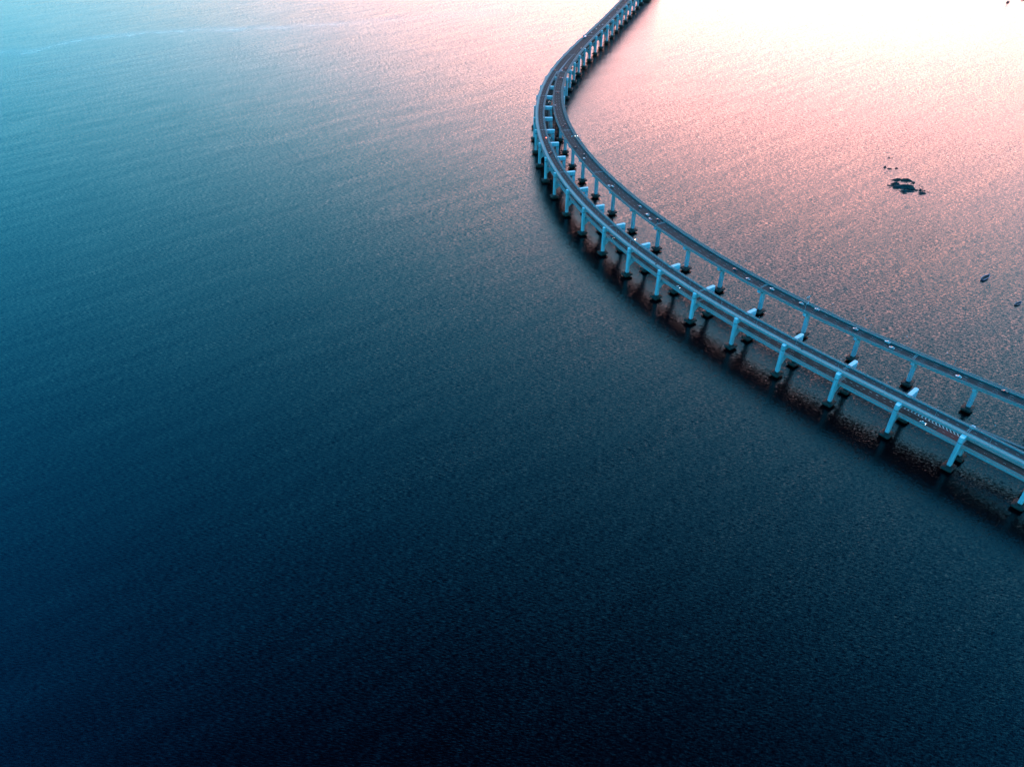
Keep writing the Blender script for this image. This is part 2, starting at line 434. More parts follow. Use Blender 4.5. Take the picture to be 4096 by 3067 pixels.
# right-hand viaduct: its left parapet line with the width of the deck and its level
C_ROWS = [(420.4, 200, 11.6), (399.9, 220, 11.5), (379.3, 240, 11.4), (358.8, 260, 11.3), (338.2, 280, 11.3), (317.7, 300, 11.3), (297.1, 320, 11.3), (276.6, 340, 11.3),
          (256.0, 360, 11.3), (235.8, 380, 11.2), (216.6, 400, 11.4), (198.6, 420, 11.8), (181.9, 440, 12.3), (166.3, 460, 12.7), (152.0, 480, 13.2),
          (138.7, 500, 13.6), (126.6, 520, 13.9), (115.5, 540, 14.1), (105.3, 560, 14.2), (96.0, 580, 14.2), (87.5, 600, 14.2), (79.9, 620, 14.1),
          (72.9, 640, 14.0), (66.7, 660, 13.9), (61.2, 680, 13.8), (56.4, 700, 13.6), (52.3, 720, 13.5), (49.0, 740, 13.3), (46.4, 760, 13.1),
          (44.5, 780, 12.9), (43.4, 800, 12.7), (43.1, 820, 12.4), (43.5, 840, 12.1), (44.7, 860, 11.7), (46.5, 880, 11.4), (48.9, 900, 11.3),
          (51.7, 920, 11.2), (54.6, 938, 11.1)]
def c_level(y):
    return (23.5 - 1.9 * min(max((690 - y) / 300, 0), 1.3)) * U
C = Path([(x * U, y * U, w * U, c_level(y)) for x, y, w in C_ROWS])
C_PIERS = [(49.9, 784.9), (53.0, 751.5), (58.3, 716.7), (65.5, 682.9), (75, 649.7), (86.5, 616.4), (99.8, 583.3), (115.4, 551.9), (133.2, 520.5), (152.3, 490),
           (174.3, 460.7), (196.5, 431.9), (220.8, 405.1), (246.2, 378.9), (272.1, 354.3), (298.5, 329.8), (325, 305)]

ZU, ZL = 39.2, 26.0          # road levels of the upper and the lower deck
def smooth(e0, e1, x):
    t = min(max((x - e0) / (e1 - e0), 0), 1); return t * t * (3 - 2 * t)
def a_shift(s):              # the upper deck moves inwards towards the lower right
    return 1.9 * U * (1 - smooth(205 * U, 400 * U, s))
S_MERGE = 905 * U
DR_S = [150, 277, 905, 950, 992, 1034, 1077, 1119, 1161, 1204, 1288, 1700]
DR_D = [10.1, 10.1, 22.3, 20.1, 18.3, 16.9, 15.9, 15.3, 15.2, 15.3, 15.6, 15.6]
def merged_right(s):
    return float(np.interp(s / U, DR_S, DR_D)) * U
def lower_right(s):          # right edge of the lower deck (it widens where it forks)
    return float(np.interp(s / U, [60, 100, 150, 182, 198, 207, 222, 240.8, 277, 330, 380, 900, 1700], [46, 40, 31.5, 27, 25.3, 24.2, 21.6, 18.9, 16.6, 15.9, 15.2, 15.0, 14.8])) * U

# frames: station, offset of the right column
FR = [(95.0, 45.0), (131.5, 37.0), (167.9, 13.0), (205.0, 12.4), (240.8, 20.7), (277.7, 18.4), (315.2, 17.9), (352.3, 17.3), (389.4, 16.9), (425.7, 16.8), (462.4, 16.8), (498.8, 16.8),
      (535.4, 16.8), (571.6, 16.8), (607.8, 16.8), (642.9, 16.8), (678.2, 16.8), (712.4, 16.8), (747.5, 16.8), (781.6, 16.6), (815.6, 28.2), (849.6, 25.8),
      (883.6, 24.2), (914.2, 22.7), (944.7, 21.3), (977.0, 19.6), (1008.4, 18.4), (1039.6, 17.4), (1070.5, 16.8), (1100.5, 16.6)]
FR[0] = (95.0, 12.0); FR[1] = (131.5, 12.2)
s_ = 1131.0
while s_ < 1560:
    FR.append((s_, 16.8)); s_ += 30.6
JOINTS = [167.9 - 37, 205.0, 277.7, 389.4, 498.8, 607.8, 712.4, 815.6, 905.0, 977.0, 1070.5, 1161.6, 1253.4, 1345.2, 1437, 1560]

# ------------------------------------------------------------------ sweeping along a path
def stations(s0, s1, step=6.0):
    n = max(1, int(round((s1 - s0) / step)))
    return [s0 + (s1 - s0) * i / n for i in range(n + 1)]

def sweep(mb, path, sts, prof, mi=0, closed=True):
    """prof(s) -> list of (d, z); sweeps that polygon"""
    rings = []
    for s in sts:
        p, t = path.at(s)
        n = (t[1], -t[0])
        rings.append([(p[0] + n[0] * d, p[1] + n[1] * d, z) for d, z in prof(s)])
    if closed:
        mb.loft(rings, mi)
    else:
        k = len(rings[0]); base = len(mb.v)
        for r in rings: mb.v += r
        for j in range(len(rings) - 1):
            for i in range(k - 1):
                mb.f.append((base + j * k + i, base + j * k + i + 1, base + (j + 1) * k + i + 1, base + (j + 1) * k + i)); mb.m.append(mi)

def bar(path, sts, d0, d1, z0, z1):
    """a rectangular strip; each of d0.. may be a number or a function of the station"""
    f = lambda v, s: v(s) if callable(v) else v
    mb = MB()
    sweep(mb, path, sts, lambda s: [(f(d0, s), f(z0, s)), (f(d1, s), f(z0, s)), (f(d1, s), f(z1, s)), (f(d0, s), f(z1, s))])
    return mb

def railing(path, s0, s1, dfun, zfun, h=1.2, step=2.6, panel=True):
    """posts, top rail, mid rails of one railing run"""
    mb = MB()
    sts = stations(s0, s1, step)
    for zr, hh in ((h, 0.10), (h * 0.62, 0.06), (h * 0.3, 0.06)):
        sweep(mb, path, sts, lambda s: [(dfun(s) - 0.06, zfun(s) + zr - hh), (dfun(s) + 0.06, zfun(s) + zr - hh), (dfun(s) + 0.06, zfun(s) + zr), (dfun(s) - 0.06, zfun(s) + zr)])
    for s in sts:
        p = path.off(s, dfun(s)); a = path.heading(s); z = zfun(s)
        c, q = math.cos(a), math.sin(a)
        hw, hl = 0.10, 0.13
        vs = []
        for zz in (z, z + h):
            for x, y in ((-hw, -hl), (hw, -hl), (hw, hl), (-hw, hl)):
                vs.append((p[0] + x * c - y * q, p[1] + x * q + y * c, zz))
        mb.add(vs, [(0, 3, 2, 1), (4, 5, 6, 7), (0, 1, 5, 4), (1, 2, 6, 5), (2, 3, 7, 6), (3, 0, 4, 7)])
    return mb

def dashes(path, s0, s1, dfun, zfun, length, pitch, width=0.16, phase=0.0):
    mb = MB()
    s = s0 + phase
    while s + length < s1:
        sts = stations(s, s + length, 4)
        sweep(mb, path, sts, lambda q: [(dfun(q) - width / 2, zfun(q)), (dfun(q) + width / 2, zfun(q))], closed=False)
        s += pitch
    return mb

bridge = empty('double_deck_bridge', (0, 0, 0))
tag(bridge, 'long curving double-deck sea bridge on pale blue portal piers, one road above another', 'bridge')
viaduct = empty('viaduct', (0, 0, 0))
tag(viaduct, 'single-deck road viaduct on single hammerhead piers, curving beyond the double-deck bridge', 'viaduct')

const = lambda v: (lambda s: v)

# ------------------------------------------------------------------ upper deck of the main bridge
units = list(zip(JOINTS[:-1], JOINTS[1:]))
GAP = 0.15
for s0, s1 in units:
    a, b = s0 * U + GAP, s1 * U - GAP
    sts = stations(a, b, 6)
    merged = s0 * U >= S_MERGE - 1
    sh = a_shift
    right = merged_right if merged else (lambda s: 10.1 * U + a_shift(s))
    lo = lambda s: 0.5 * U + sh(s)
    g = MB()
    if merged:
        prof = lambda s: [(lo(s), ZU - 0.3), (lo(s), ZU - 2.0), (lo(s) + 2.6, ZU - 3.4), (right(s) - 2.6, ZU - 3.4), (right(s), ZU - 2.0), (right(s), ZU - 0.3)]
    else:
        prof = lambda s: [(lo(s), ZU - 0.3), (lo(s), ZU - 2.0), (lo(s) + 2.2, ZU - 3.4), (right(s) - 3.0, ZU - 3.4), (right(s), ZU - 1.6), (right(s), ZU - 0.3)]
    sweep(g, A, sts, prof)
    deck = link('upper_deck', g.mesh('upper_deck'), M['deck_concrete'], bridge)
    rl = (lambda s: 3.45 * U + sh(s))
    rr = (lambda s: right(s) - 2.4 * U) if merged else (lambda s: 8.55 * U + sh(s))
    link('road_surface', bar(A, sts, rl, rr, ZU - 0.3, ZU).mesh('road_surface'), M['asphalt'], deck)
    link('walkway', bar(A, sts, lambda s: lo(s) + 0.02, lambda s: 3.1 * U + sh(s), ZU - 0.3, ZU + 0.22).mesh('walkway'), M['walkway'], deck)
    link('barrier', bar(A, sts, lambda s: 3.1 * U + sh(s), rl, ZU - 0.3, ZU + 0.45).mesh('barrier'), M['parapet'], deck)
    link('parapet', bar(A, sts, lambda s: lo(s) - 0.12, lambda s: lo(s) + 0.3, ZU - 0.9, ZU + 0.5).mesh('parapet'), M['parapet'], deck)
    link('railing', railing(A, a, b, lambda s: lo(s) + 0.1, const(ZU + 0.5), 0.9).mesh('railing'), M['rail'], deck, kind='stuff')
    link('railing', railing(A, a, b, lambda s: 3.25 * U + sh(s), const(ZU + 0.45), 0.9).mesh('railing'), M['dark_rail'], deck, kind='stuff')
    # right side: kerb, service ledge, outer railing
    link('barrier', bar(A, sts, lambda s: rr(s) + 0.55, lambda s: rr(s) + 1.0, ZU - 0.3, ZU + 0.8).mesh('barrier'), M['parapet'], deck)
    link('gap_shade', bar(A, sts, rr, lambda s: rr(s) + 0.55, ZU - 0.3, ZU - 0.12).mesh('gap_shade'), M['neck'], deck)  # near-black strip painting the shadow in the gap beside the road
    link('ledge', bar(A, sts, lambda s: rr(s) + 1.0, lambda s: right(s) - 0.02, ZU - 0.3, ZU + 0.25).mesh('ledge'), M['ledge'], deck)
    link('railing', railing(A, a, b, lambda s: right(s) - 0.35, const(ZU + 0.25), 1.1, 3.2).mesh('railing'), M['rail'], deck, kind='stuff')
    # painted lines
    zm = const(ZU + 0.012)
    ln = dashes(A, a, b, (lambda s: rl(s) + 0.35), zm, 1e9, 1) if False else MB()
    sweep(ln, A, sts, lambda s: [(rl(s) + 0.30, ZU + 0.012), (rl(s) + 0.45, ZU + 0.012)], closed=False)
    link('edge_line', ln.mesh('edge_line'), M['paint'], deck)
    ln = MB(); sweep(ln, A, sts, lambda s: [(rr(s) - 0.42, ZU + 0.012), (rr(s) - 0.22, ZU + 0.012)], closed=False)
    link('edge_line', ln.mesh('edge_line'), M['paint'], deck)
    lanes = [lambda s: (rl(s) + rr(s)) / 2] if not merged else [(lambda s, k=k: rl(s) + (rr(s) - rl(s)) * k / 4) for k in (1, 2, 3)]
    for lf in lanes:
        link('lane_marking', dashes(A, a, b, lf, zm, 2.4, 9.0).mesh('lane_marking'), M['paint'], deck, kind='stuff')

for s in JOINTS[1:-1]:
    merged = s * U >= S_MERGE - 1
    rl = 3.45 * U + a_shift(s * U); rr = (merged_right(s * U) - 2.4 * U) if merged else 8.55 * U + a_shift(s * U)
    j = link('expansion_joint', bar(A, [s * U - 1.1, s * U - 0.35], rl + 0.05, rr - 0.05, ZU - 0.2, ZU + 0.025).mesh('expansion_joint'), M['joint'], bridge)
    link('joint_seal', bar(A, [s * U - 0.35, s * U + 0.35], rl + 0.05, rr - 0.05, ZU - 0.2, ZU + 0.01).mesh('joint_seal'), M['neck'], j)
    link('joint_edge', bar(A, [s * U + 0.35, s * U + 1.1], rl + 0.05, rr - 0.05, ZU - 0.2, ZU + 0.025).mesh('joint_edge'), M['joint'], j)

# pale wedge where the two upper roads meet
wedge = MB()
sts = stations(S_MERGE - 18, 985 * U, 5)
sweep(wedge, A, sts, lambda s: [(float(np.interp(s / U, [890, 905, 985], [10.2, 10.2, 11.4])) * U, ZU - 0.25), (float(np.interp(s / U, [890, 905, 940, 985], [12.6, 12.2, 12.0, 11.6])) * U, ZU - 0.25),
                                (float(np.interp(s / U, [890, 905, 940, 985], [12.6, 12.2, 12.0, 11.6])) * U, ZU + 0.12), (float(np.interp(s / U, [890, 905, 985], [10.2, 10.2, 11.4])) * U, ZU + 0.12)])
link('gore_island', wedge.mesh('gore_island'), M['deck_concrete'], bridge)

# ------------------------------------------------------------------ lower deck
LJ = [95, 167.9, 205.0, 277.7, 389.4, 498.8, 607.8, 712.4, 815.6, 914.2, 1008.4, 1100.5, 1192.2, 1284, 1375.8, 1467.6, 1560]
for s0, s1 in zip(LJ[:-1], LJ[1:]):
    a, b = s0 * U + GAP, s1 * U - GAP
    sts = stations(a, b, 6)
    forked = s1 <= 206
    lo = const(2.0 * U)
    right = lower_right if not forked else const(11.2 * U)
    rl = const(4.1 * U)
    rr = (lambda s: right(s) - 1.3 * U) if not forked else const(10.2 * U)
    g = MB()
    sweep(g, A, sts, lambda s: [(lo(s), ZL - 0.3), (lo(s), ZL - 1.9), (lo(s) + 2.2, ZL - 3.2), (right(s) - 2.2, ZL - 3.2), (right(s), ZL - 1.9), (right(s), ZL - 0.3)])
    deck = link('lower_deck', g.mesh('lower_deck'), M['deck_concrete'], bridge)
    link('road_surface', bar(A, sts, rl, rr, ZL - 0.3, ZL).mesh('road_surface'), M['asphalt'], deck)
    link('walkway', bar(A, sts, lambda s: lo(s) + 0.02, lambda s: rl(s) - 0.5, ZL - 0.3, ZL + 0.22).mesh('walkway'), M['walkway'], deck)
    link('barrier', bar(A, sts, lambda s: rl(s) - 0.5, rl, ZL - 0.3, ZL + 0.6).mesh('barrier'), M['parapet'], deck)
    link('parapet', bar(A, sts, lambda s: lo(s) - 0.12, lambda s: lo(s) + 0.3, ZL - 0.9, ZL + 0.45).mesh('parapet'), M['parapet'], deck)
    link('railing', railing(A, a, b, lambda s: lo(s) + 0.1, const(ZL + 0.45), 0.9).mesh('railing'), M['rail'], deck, kind='stuff')
    link('railing', railing(A, a, b, lambda s: rl(s) - 0.25, const(ZL + 0.6), 0.6).mesh('railing'), M['dark_rail'], deck, kind='stuff')
    link('barrier', bar(A, sts, rr, lambda s: rr(s) + 0.5, ZL - 0.3, ZL + 0.8).mesh('barrier'), M['parapet'], deck)
    link('ledge', bar(A, sts, lambda s: rr(s) + 0.5, lambda s: right(s) - 0.02, ZL - 0.3, ZL + 0.25).mesh('ledge'), M['ledge'], deck)
    link('railing', railing(A, a, b, lambda s: right(s) - 0.3, const(ZL + 0.25), 1.1, 3.0).mesh('railing'), M['rail'], deck, kind='stuff')
    ln = MB(); sweep(ln, A, sts, lambda s: [(rl(s) + 0.30, ZL + 0.012), (rl(s) + 0.45, ZL + 0.012)], closed=False)
    link('edge_line', ln.mesh('edge_line'), M['paint'], deck)
    zm = const(ZL + 0.012)
    if s0 >= 277:
        for d in (5.9, 8.9, 11.4):
            link('lane_marking', dashes(A, a, b, const(d * U), zm, 7.0, 15.0 if d != 11.4 else 15.0, phase=3 + d).mesh('lane_marking'), M['paint'], deck, kind='stuff')
    else:
        link('lane_marking', dashes(A, a, b, const(6.9 * U), zm, 2.4, 8.2).mesh('lane_marking'), M['paint'], deck, kind='stuff')
        if not forked:
            link('lane_marking', dashes(A, 243 * U, b, lambda s: float(np.interp(s / U, [243, 277], [9.9, 8.3])) * U, zm, 2.6, 6.8, 0.4).mesh('lane_marking'), M['paint'], deck, kind='stuff')
            ln = MB(); sweep(ln, A, stations(206 * U, 246 * U, 5), lambda s: [(9.6 * U, ZL + 0.012), (9.6 * U + 0.22, ZL + 0.012)], closed=False)
            link('edge_line', ln.mesh('edge_line'), M['paint'], deck)
            # chevrons painted in the fork
            cm = MB(); s = 208.5 * U
            while s < 243 * U:
                w = float(np.interp(s / U, [207, 243], [4.2, 0.6])) * U
                for q0, q1 in ((0, 1), (1, 2)):
                    d0, d1 = 9.75 * U + (0 if q0 == 0 else w / 2), 9.75 * U + (w / 2 if q0 == 0 else w)
                    z = ZL + 0.014
                    dz = w * 0.42
                    sa, sb = (s, s + dz) if q0 == 0 else (s + dz, s)
                    p = [A.off(sa, d0), A.off(sb, d1), A.off(sb + 1.0, d1), A.off(sa + 1.0, d0)]
                    cm.add([(v[0], v[1], z) for v in p], [(0, 1, 2, 3)])
                s += 3.4
            link('chevron_marking', cm.mesh('chevron_marking'), M['paint'], deck, kind='stuff')
            rm = MB(); sweep(rm, A, stations(206 * U, 219 * U, 4), lambda s: [(rl(s) + 0.6, ZL + 0.008), (9.5 * U, ZL + 0.008)], closed=False)
            link('red_surfacing', rm.mesh('red_surfacing'), M['red_paint'], deck)
for s in LJ[1:-1]:
    rr = (lower_right(s * U) - 1.3 * U) if s > 206 else 10.2 * U
    j = link('expansion_joint', bar(A, [s * U - 1.1, s * U - 0.3], 4.1 * U + 0.05, rr - 0.05, ZL - 0.2, ZL + 0.025).mesh('expansion_joint'), M['joint'], bridge)
    link('joint_seal', bar(A, [s * U - 0.3, s * U + 0.3], 4.1 * U + 0.05, rr - 0.05, ZL - 0.2, ZL + 0.01).mesh('joint_seal'), M['neck'], j)
    link('joint_edge', bar(A, [s * U + 0.3, s * U + 1.1], 4.1 * U + 0.05, rr - 0.05, ZL - 0.2, ZL + 0.025).mesh('joint_edge'), M['joint'], j)

# right arm of the lower fork, coming out from under the upper deck
sts = stations(70 * U, 205 * U - GAP, 6)
g = MB(); fl = lambda s: lower_right(s) - float(np.interp(s / U, [70, 205], [11.0, 9.6])) * U
sweep(g, A, sts, lambda s: [(fl(s), ZL - 0.3), (fl(s), ZL - 1.9), (fl(s) + 2.2, ZL - 3.2), (lower_right(s) - 2.2, ZL - 3.2), (lower_right(s), ZL - 1.9), (lower_right(s), ZL - 0.3)])
deck = link('lower_deck', g.mesh('fork_deck'), M['deck_concrete'], bridge)
link('road_surface', bar(A, sts, lambda s: fl(s) + 1.2, lambda s: lower_right(s) - 1.3 * U, ZL - 0.3, ZL).mesh('road_surface'), M['asphalt'], deck)
link('barrier', bar(A, sts, fl, lambda s: fl(s) + 1.2, ZL - 0.3, ZL + 0.8).mesh('barrier'), M['parapet'], deck)
link('barrier', bar(A, sts, lambda s: lower_right(s) - 1.3 * U, lambda s: lower_right(s) - 1.3 * U + 0.5, ZL - 0.3, ZL + 0.8).mesh('barrier'), M['parapet'], deck)
link('ledge', bar(A, sts, lambda s: lower_right(s) - 1.3 * U + 0.5, lambda s: lower_right(s) - 0.02, ZL - 0.3, ZL + 0.25).mesh('ledge'), M['ledge'], deck)
link('railing', railing(A, sts[0], sts[-1], lambda s: lower_right(s) - 0.3, const(ZL + 0.25), 1.1, 3.0).mesh('railing'), M['rail'], deck, kind='stuff')
link('lane_marking', dashes(A, sts[0], sts[-1], lambda s: (fl(s) + lower_right(s)) / 2, const(ZL + 0.012), 2.4, 9).mesh('lane_marking'), M['paint'], deck, kind='stuff')

# ------------------------------------------------------------------ portal piers
def pile_cap_mesh(name, hx, hy, seed, ztop=4.2):
    """weed-covered footing: chamfered slab with worn edges on a stem that goes under water"""
    rnd = random.Random(seed)
    mb = MB()
    def ring(k, z, jit):
        return [(x * k + rnd.uniform(-jit, jit), y * k + rnd.uniform(-jit, jit), z + rnd.uniform(-jit, jit) * 0.6) for x, y in rounded_rect(hx, hy, 1.4, 4)]
    mb.loft([ring(0.62, -3.0, 0), ring(0.62, 1.5, 0.05), ring(0.97, 1.9, 0.12), ring(1.0, 3.3, 0.12), ring(0.93, 3.95, 0.15), ring(0.62, ztop, 0.12)])
    return mb.mesh(name)
CAPS = [pile_cap_mesh('pile_cap', 6.2, 5.2, k) for k in range(4)]
for me in CAPS: me.materials.append(M['weed'])

COL_HX, COL_HY = 2.3, 2.05
def column_mesh(z0, z1):
    mb = MB()
    pts = rounded_rect(COL_HX, COL_HY, 1.35, 6)
    mb.loft([[(x, y, z) for x, y in pts] for z in (z0, z1)])
    return mb.mesh('column')
COLUMN = column_mesh(4.0, 32.6); COLUMN.materials.append(M['concrete'])
mb = MB(); mb.loft([[(x * 0.95, y * 0.95, z) for x, y in rounded_rect(COL_HX, COL_HY, 1.35, 6)] for z in (32.6, 33.3)])
NECK = mb.mesh('bearing_neck'); NECK.materials.append(M['neck'])
mb = MB(); mb.loft([[(x * k, y * k, z) for x, y in rounded_rect(COL_HX, COL_HY, 1.35, 6)] for z, k in ((3.9, 1.2), (4.9, 1.16), (5.2, 1.01))])
COLLAR = mb.mesh('base_collar'); COLLAR.materials.append(M['weed'])

def cap_beam_mesh(dr):
    """rounded-end cap beam carrying the upper deck"""
    mb = MB()
    hy, r = 2.15, 1.7
    x0, x1 = -2.45, dr + 2.45
    pts = [(x + (x0 + x1) / 2, y) for x, y in rounded_rect((x1 - x0) / 2, hy, r, 6)]
    cx = (x0 + x1) / 2
    rings = []
    for z, k in ((33.3, 1.0), (38.8, 1.0), (38.95, 0.97)):
        inset = (1 - k) * hy
        rings.append([(cx + (x - cx) * (1 - inset / ((x1 - x0) / 2)), y * k, z) for x, y in pts])
    mb.loft(rings)
    return mb.mesh('cap_beam')

def skylit_top_mesh(dr):  # added thin slab that carries the painted sky light of the beam top
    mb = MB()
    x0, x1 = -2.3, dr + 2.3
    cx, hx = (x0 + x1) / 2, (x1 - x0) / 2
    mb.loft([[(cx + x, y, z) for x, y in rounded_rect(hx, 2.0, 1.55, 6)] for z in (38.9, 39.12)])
    return mb.mesh('skylit_top')

def lower_beam_mesh(dr):
    """cross beam under the lower deck with curved haunches at both columns"""
    prof = []
    xa, xb = COL_HX - 0.1, dr - COL_HX + 0.1
    top = 22.6
    span = xb - xa
    h = min(6.0, span * 0.3)
    prof.append((xa, top)); prof.append((xb, top))
    low0, low1 = 13.8, 18.6
    for k in range(8):
        a = R(90 * k / 7)
        prof.append((xb - h * (1 - math.cos(a)) if False else xb - h * math.sin(a) , low1 - (low1 - low0) * (1 - math.sin(a)) ** 1.6))
    for k in range(8):
        a = R(90 - 90 * k / 7)
        prof.append((xa + h * math.sin(a), low1 - (low1 - low0) * (1 - math.sin(a)) ** 1.6))
    mb = MB()
    mb.loft([[(x, y, z) for x, z in prof] for y in (-1.6, 1.6)])
    return mb.mesh('cross_beam')

cache = {}
for i, (s, dr) in enumerate(FR):
    s *= U; dr *= U
    p, t = A.at(s)
    pier = empty('portal_pier', (p[0], p[1], 0), A.heading(s), bridge)
    key = round(dr, 1)
    if key not in cache:
        cache[key] = (cap_beam_mesh(dr), lower_beam_mesh(dr), skylit_top_mesh(dr))
        for me, mt in zip(cache[key], ('concrete', 'concrete', 'skylit_top')): me.materials.append(M[mt])
    link('cap_beam', cache[key][0], None, pier)
    link('cross_beam', cache[key][1], None, pier)
    link('skylit_top', cache[key][2], None, pier)
    for k, x in enumerate((0, dr)):
        c = link('column', COLUMN, None, pier); c.location.x = x
        n = link('bearing_neck', NECK, None, pier); n.location.x = x
        b = link('base_collar', COLLAR, None, pier); b.location.x = x
        f = link('pile_cap', CAPS[(i * 2 + k) % 4], None, pier); f.location.x = x; f.rotation_euler.z = math.pi * ((i + k) % 2)

# big anchor footing at the far end, cut by the top edge of the picture
p, t = A.at(1405 * U)
blk = MB()
blk.loft([[(x, y, z) for x, y in rounded_rect(16 * k, 14 * k, 3, 4)] for z, k in ((-3, 0.95), (4.5, 1.0), (5.5, 0.97))])
o = link('anchor_footing', blk.mesh('anchor_footing'), M['weed'], bridge); o.location = (*A.off(1405 * U, 17 * U), 0); o.rotation_euler.z = A.heading(1405 * U)

# ------------------------------------------------------------------ right-hand viaduct
cs0, cs1 = 30.0, float(C.s[-1])
cz = lambda s: C.extra(s, 3)
cw = lambda s: C.extra(s, 2)
c_pier_s = [C.near(x * U, y * U) for x, y in C_PIERS]
cj = sorted([cs0] + [c_pier_s[k][0] for k in (13, 10, 7, 4, 1)] + [C.near(45.2 * U, 868 * U)[0], cs1])
for a0, b0 in zip(cj[:-1], cj[1:]):
    a, b = a0 + GAP, b0 - GAP
    sts = stations(a, b, 6)
    g = MB()
    sweep(g, C, sts, lambda s: [(0, cz(s) - 0.3), (0, cz(s) - 1.9), (2.4, cz(s) - 3.2), (cw(s) - 3.4, cz(s) - 3.2), (cw(s), cz(s) - 1.7), (cw(s), cz(s) - 0.3)])
    deck = link('deck', g.mesh('viaduct_deck'), M['deck_concrete'], viaduct)
    rl = const(2.2); rr = lambda s: cw(s) - 4.4
    link('road_surface', bar(C, sts, rl, rr, lambda s: cz(s) - 0.3, cz).mesh('road_surface'), M['asphalt'], deck)
    link('parapet', bar(C, sts, const(-0.12), const(0.3), lambda s: cz(s) - 0.9, lambda s: cz(s) + 0.5).mesh('parapet'), M['dull_parapet'], deck)
    link('ledge', bar(C, sts, const(0.3), const(1.7), lambda s: cz(s) - 0.3, lambda s: cz(s) + 0.22).mesh('ledge'), M['ledge'], deck)
    link('barrier', bar(C, sts, const(1.7), rl, lambda s: cz(s) - 0.3, lambda s: cz(s) + 0.8).mesh('barrier'), M['dull_parapet'], deck)
    link('railing', railing(C, a, b, const(0.1), lambda s: cz(s) + 0.5, 0.9).mesh('railing'), M['rail'], deck, kind='stuff')
    link('railing', railing(C, a, b, const(1.95), lambda s: cz(s) + 0.8, 0.5).mesh('railing'), M['dark_rail'], deck, kind='stuff')
    link('barrier', bar(C, sts, rr, lambda s: rr(s) + 0.5, lambda s: cz(s) - 0.3, lambda s: cz(s) + 0.9).mesh('barrier'), M['dull_parapet'], deck)
    link('walkway', bar(C, sts, lambda s: rr(s) + 0.5, lambda s: cw(s) - 0.3, lambda s: cz(s) - 0.3, lambda s: cz(s) + 0.25).mesh('walkway'), M['ledge'], deck)
    link('parapet', bar(C, sts, lambda s: cw(s) - 0.3, lambda s: cw(s) + 0.12, lambda s: cz(s) - 0.9, lambda s: cz(s) + 0.5).mesh('parapet'), M['dull_parapet'], deck)
    link('railing', railing(C, a, b, lambda s: cw(s) - 0.1, lambda s: cz(s) + 0.5, 1.0, 3.0).mesh('railing'), M['rail'], deck, kind='stuff')
    link('railing', railing(C, a, b, lambda s: rr(s) + 0.25, lambda s: cz(s) + 0.9, 0.6, 3.0).mesh('railing'), M['rail'], deck, kind='stuff')
    for f0 in (lambda s: rl(s) + 0.35, lambda s: rr(s) - 0.5):
        ln = MB(); sweep(ln, C, sts, lambda s: [(f0(s), cz(s) + 0.012), (f0(s) + 0.16, cz(s) + 0.012)], closed=False)
        link('edge_line', ln.mesh('edge_line'), M['paint'], deck)
    for k in (1, 2):
        link('lane_marking', dashes(C, a, b, lambda s: rl(s) + (rr(s) - rl(s)) * k / 3, lambda s: cz(s) + 0.012, 5.0, 14.0, 0.14).mesh('lane_marking'), M['paint'], deck, kind='stuff')
for s in cj[1:-1]:
    j = link('expansion_joint', bar(C, [s - 1.1, s - 0.3], 2.25, cw(s) - 4.45, cz(s) - 0.2, cz(s) + 0.025).mesh('expansion_joint'), M['joint'], viaduct)
    link('joint_seal', bar(C, [s - 0.3, s + 0.3], 2.25, cw(s) - 4.45, cz(s) - 0.2, cz(s) + 0.01).mesh('joint_seal'), M['neck'], j)
    link('joint_edge', bar(C, [s + 0.3, s + 1.1], 2.25, cw(s) - 4.45, cz(s) - 0.2, cz(s) + 0.025).mesh('joint_edge'), M['joint'], j)

for i, ((x, y), (s, d)) in enumerate(zip(C_PIERS, c_pier_s)):
    z = cz(s) - 3.25
    pier = empty('hammerhead_pier', (x * U, y * U, 0), C.heading(s), viaduct)
    mb = MB(); pts = rounded_rect(2.5, 2.2, 1.3, 6)
    mb.loft([[(px, py, zz) for px, py in pts] for zz in (4.0, z - 4.6)])
    link('column', mb.mesh('column'), M['concrete'], pier)
    mb = MB()
    left, right = d - 0.9, cw(s) - d - 3.2
    rings = []
    for zz, xl, xr in ((z - 4.7, 2.6, 2.6), (z - 3.2, left * 0.82, right * 0.82), (z - 2.6, left, right), (z + 0.4, left, right), (z + 0.5, left - 0.15, right - 0.15)):
        c, hx = (xr - xl) / 2, (xr + xl) / 2
        rings.append([(c + px, py, zz) for px, py in rounded_rect(hx, 2.3, 1.5, 6)])
    mb.loft(rings)
    link('cap_beam', mb.mesh('cap_beam'), M['concrete'], pier)
    link('base_collar', COLLAR, None, pier)
    f = link('pile_cap', CAPS[i % 4], None, pier); f.rotation_euler.z = math.pi * (i % 2)


# ------------------------------------------------------------------ vehicles
ORD = ['first', 'second', 'third', 'fourth', 'fifth', 'sixth', 'seventh', 'eighth', 'ninth', 'tenth', 'eleventh', 'twelfth', 'thirteenth', 'fourteenth', 'fifteenth',
       'sixteenth', 'seventeenth', 'eighteenth', 'nineteenth', 'twentieth', 'twenty-first', 'twenty-second', 'twenty-third', 'twenty-fourth', 'twenty-fifth',
       'twenty-sixth', 'twenty-seventh', 'twenty-eighth', 'twenty-ninth', 'thirtieth', 'thirty-first', 'thirty-second', 'thirty-third',
       'thirty-fourth', 'thirty-fifth', 'thirty-sixth', 'thirty-seventh', 'thirty-eighth']

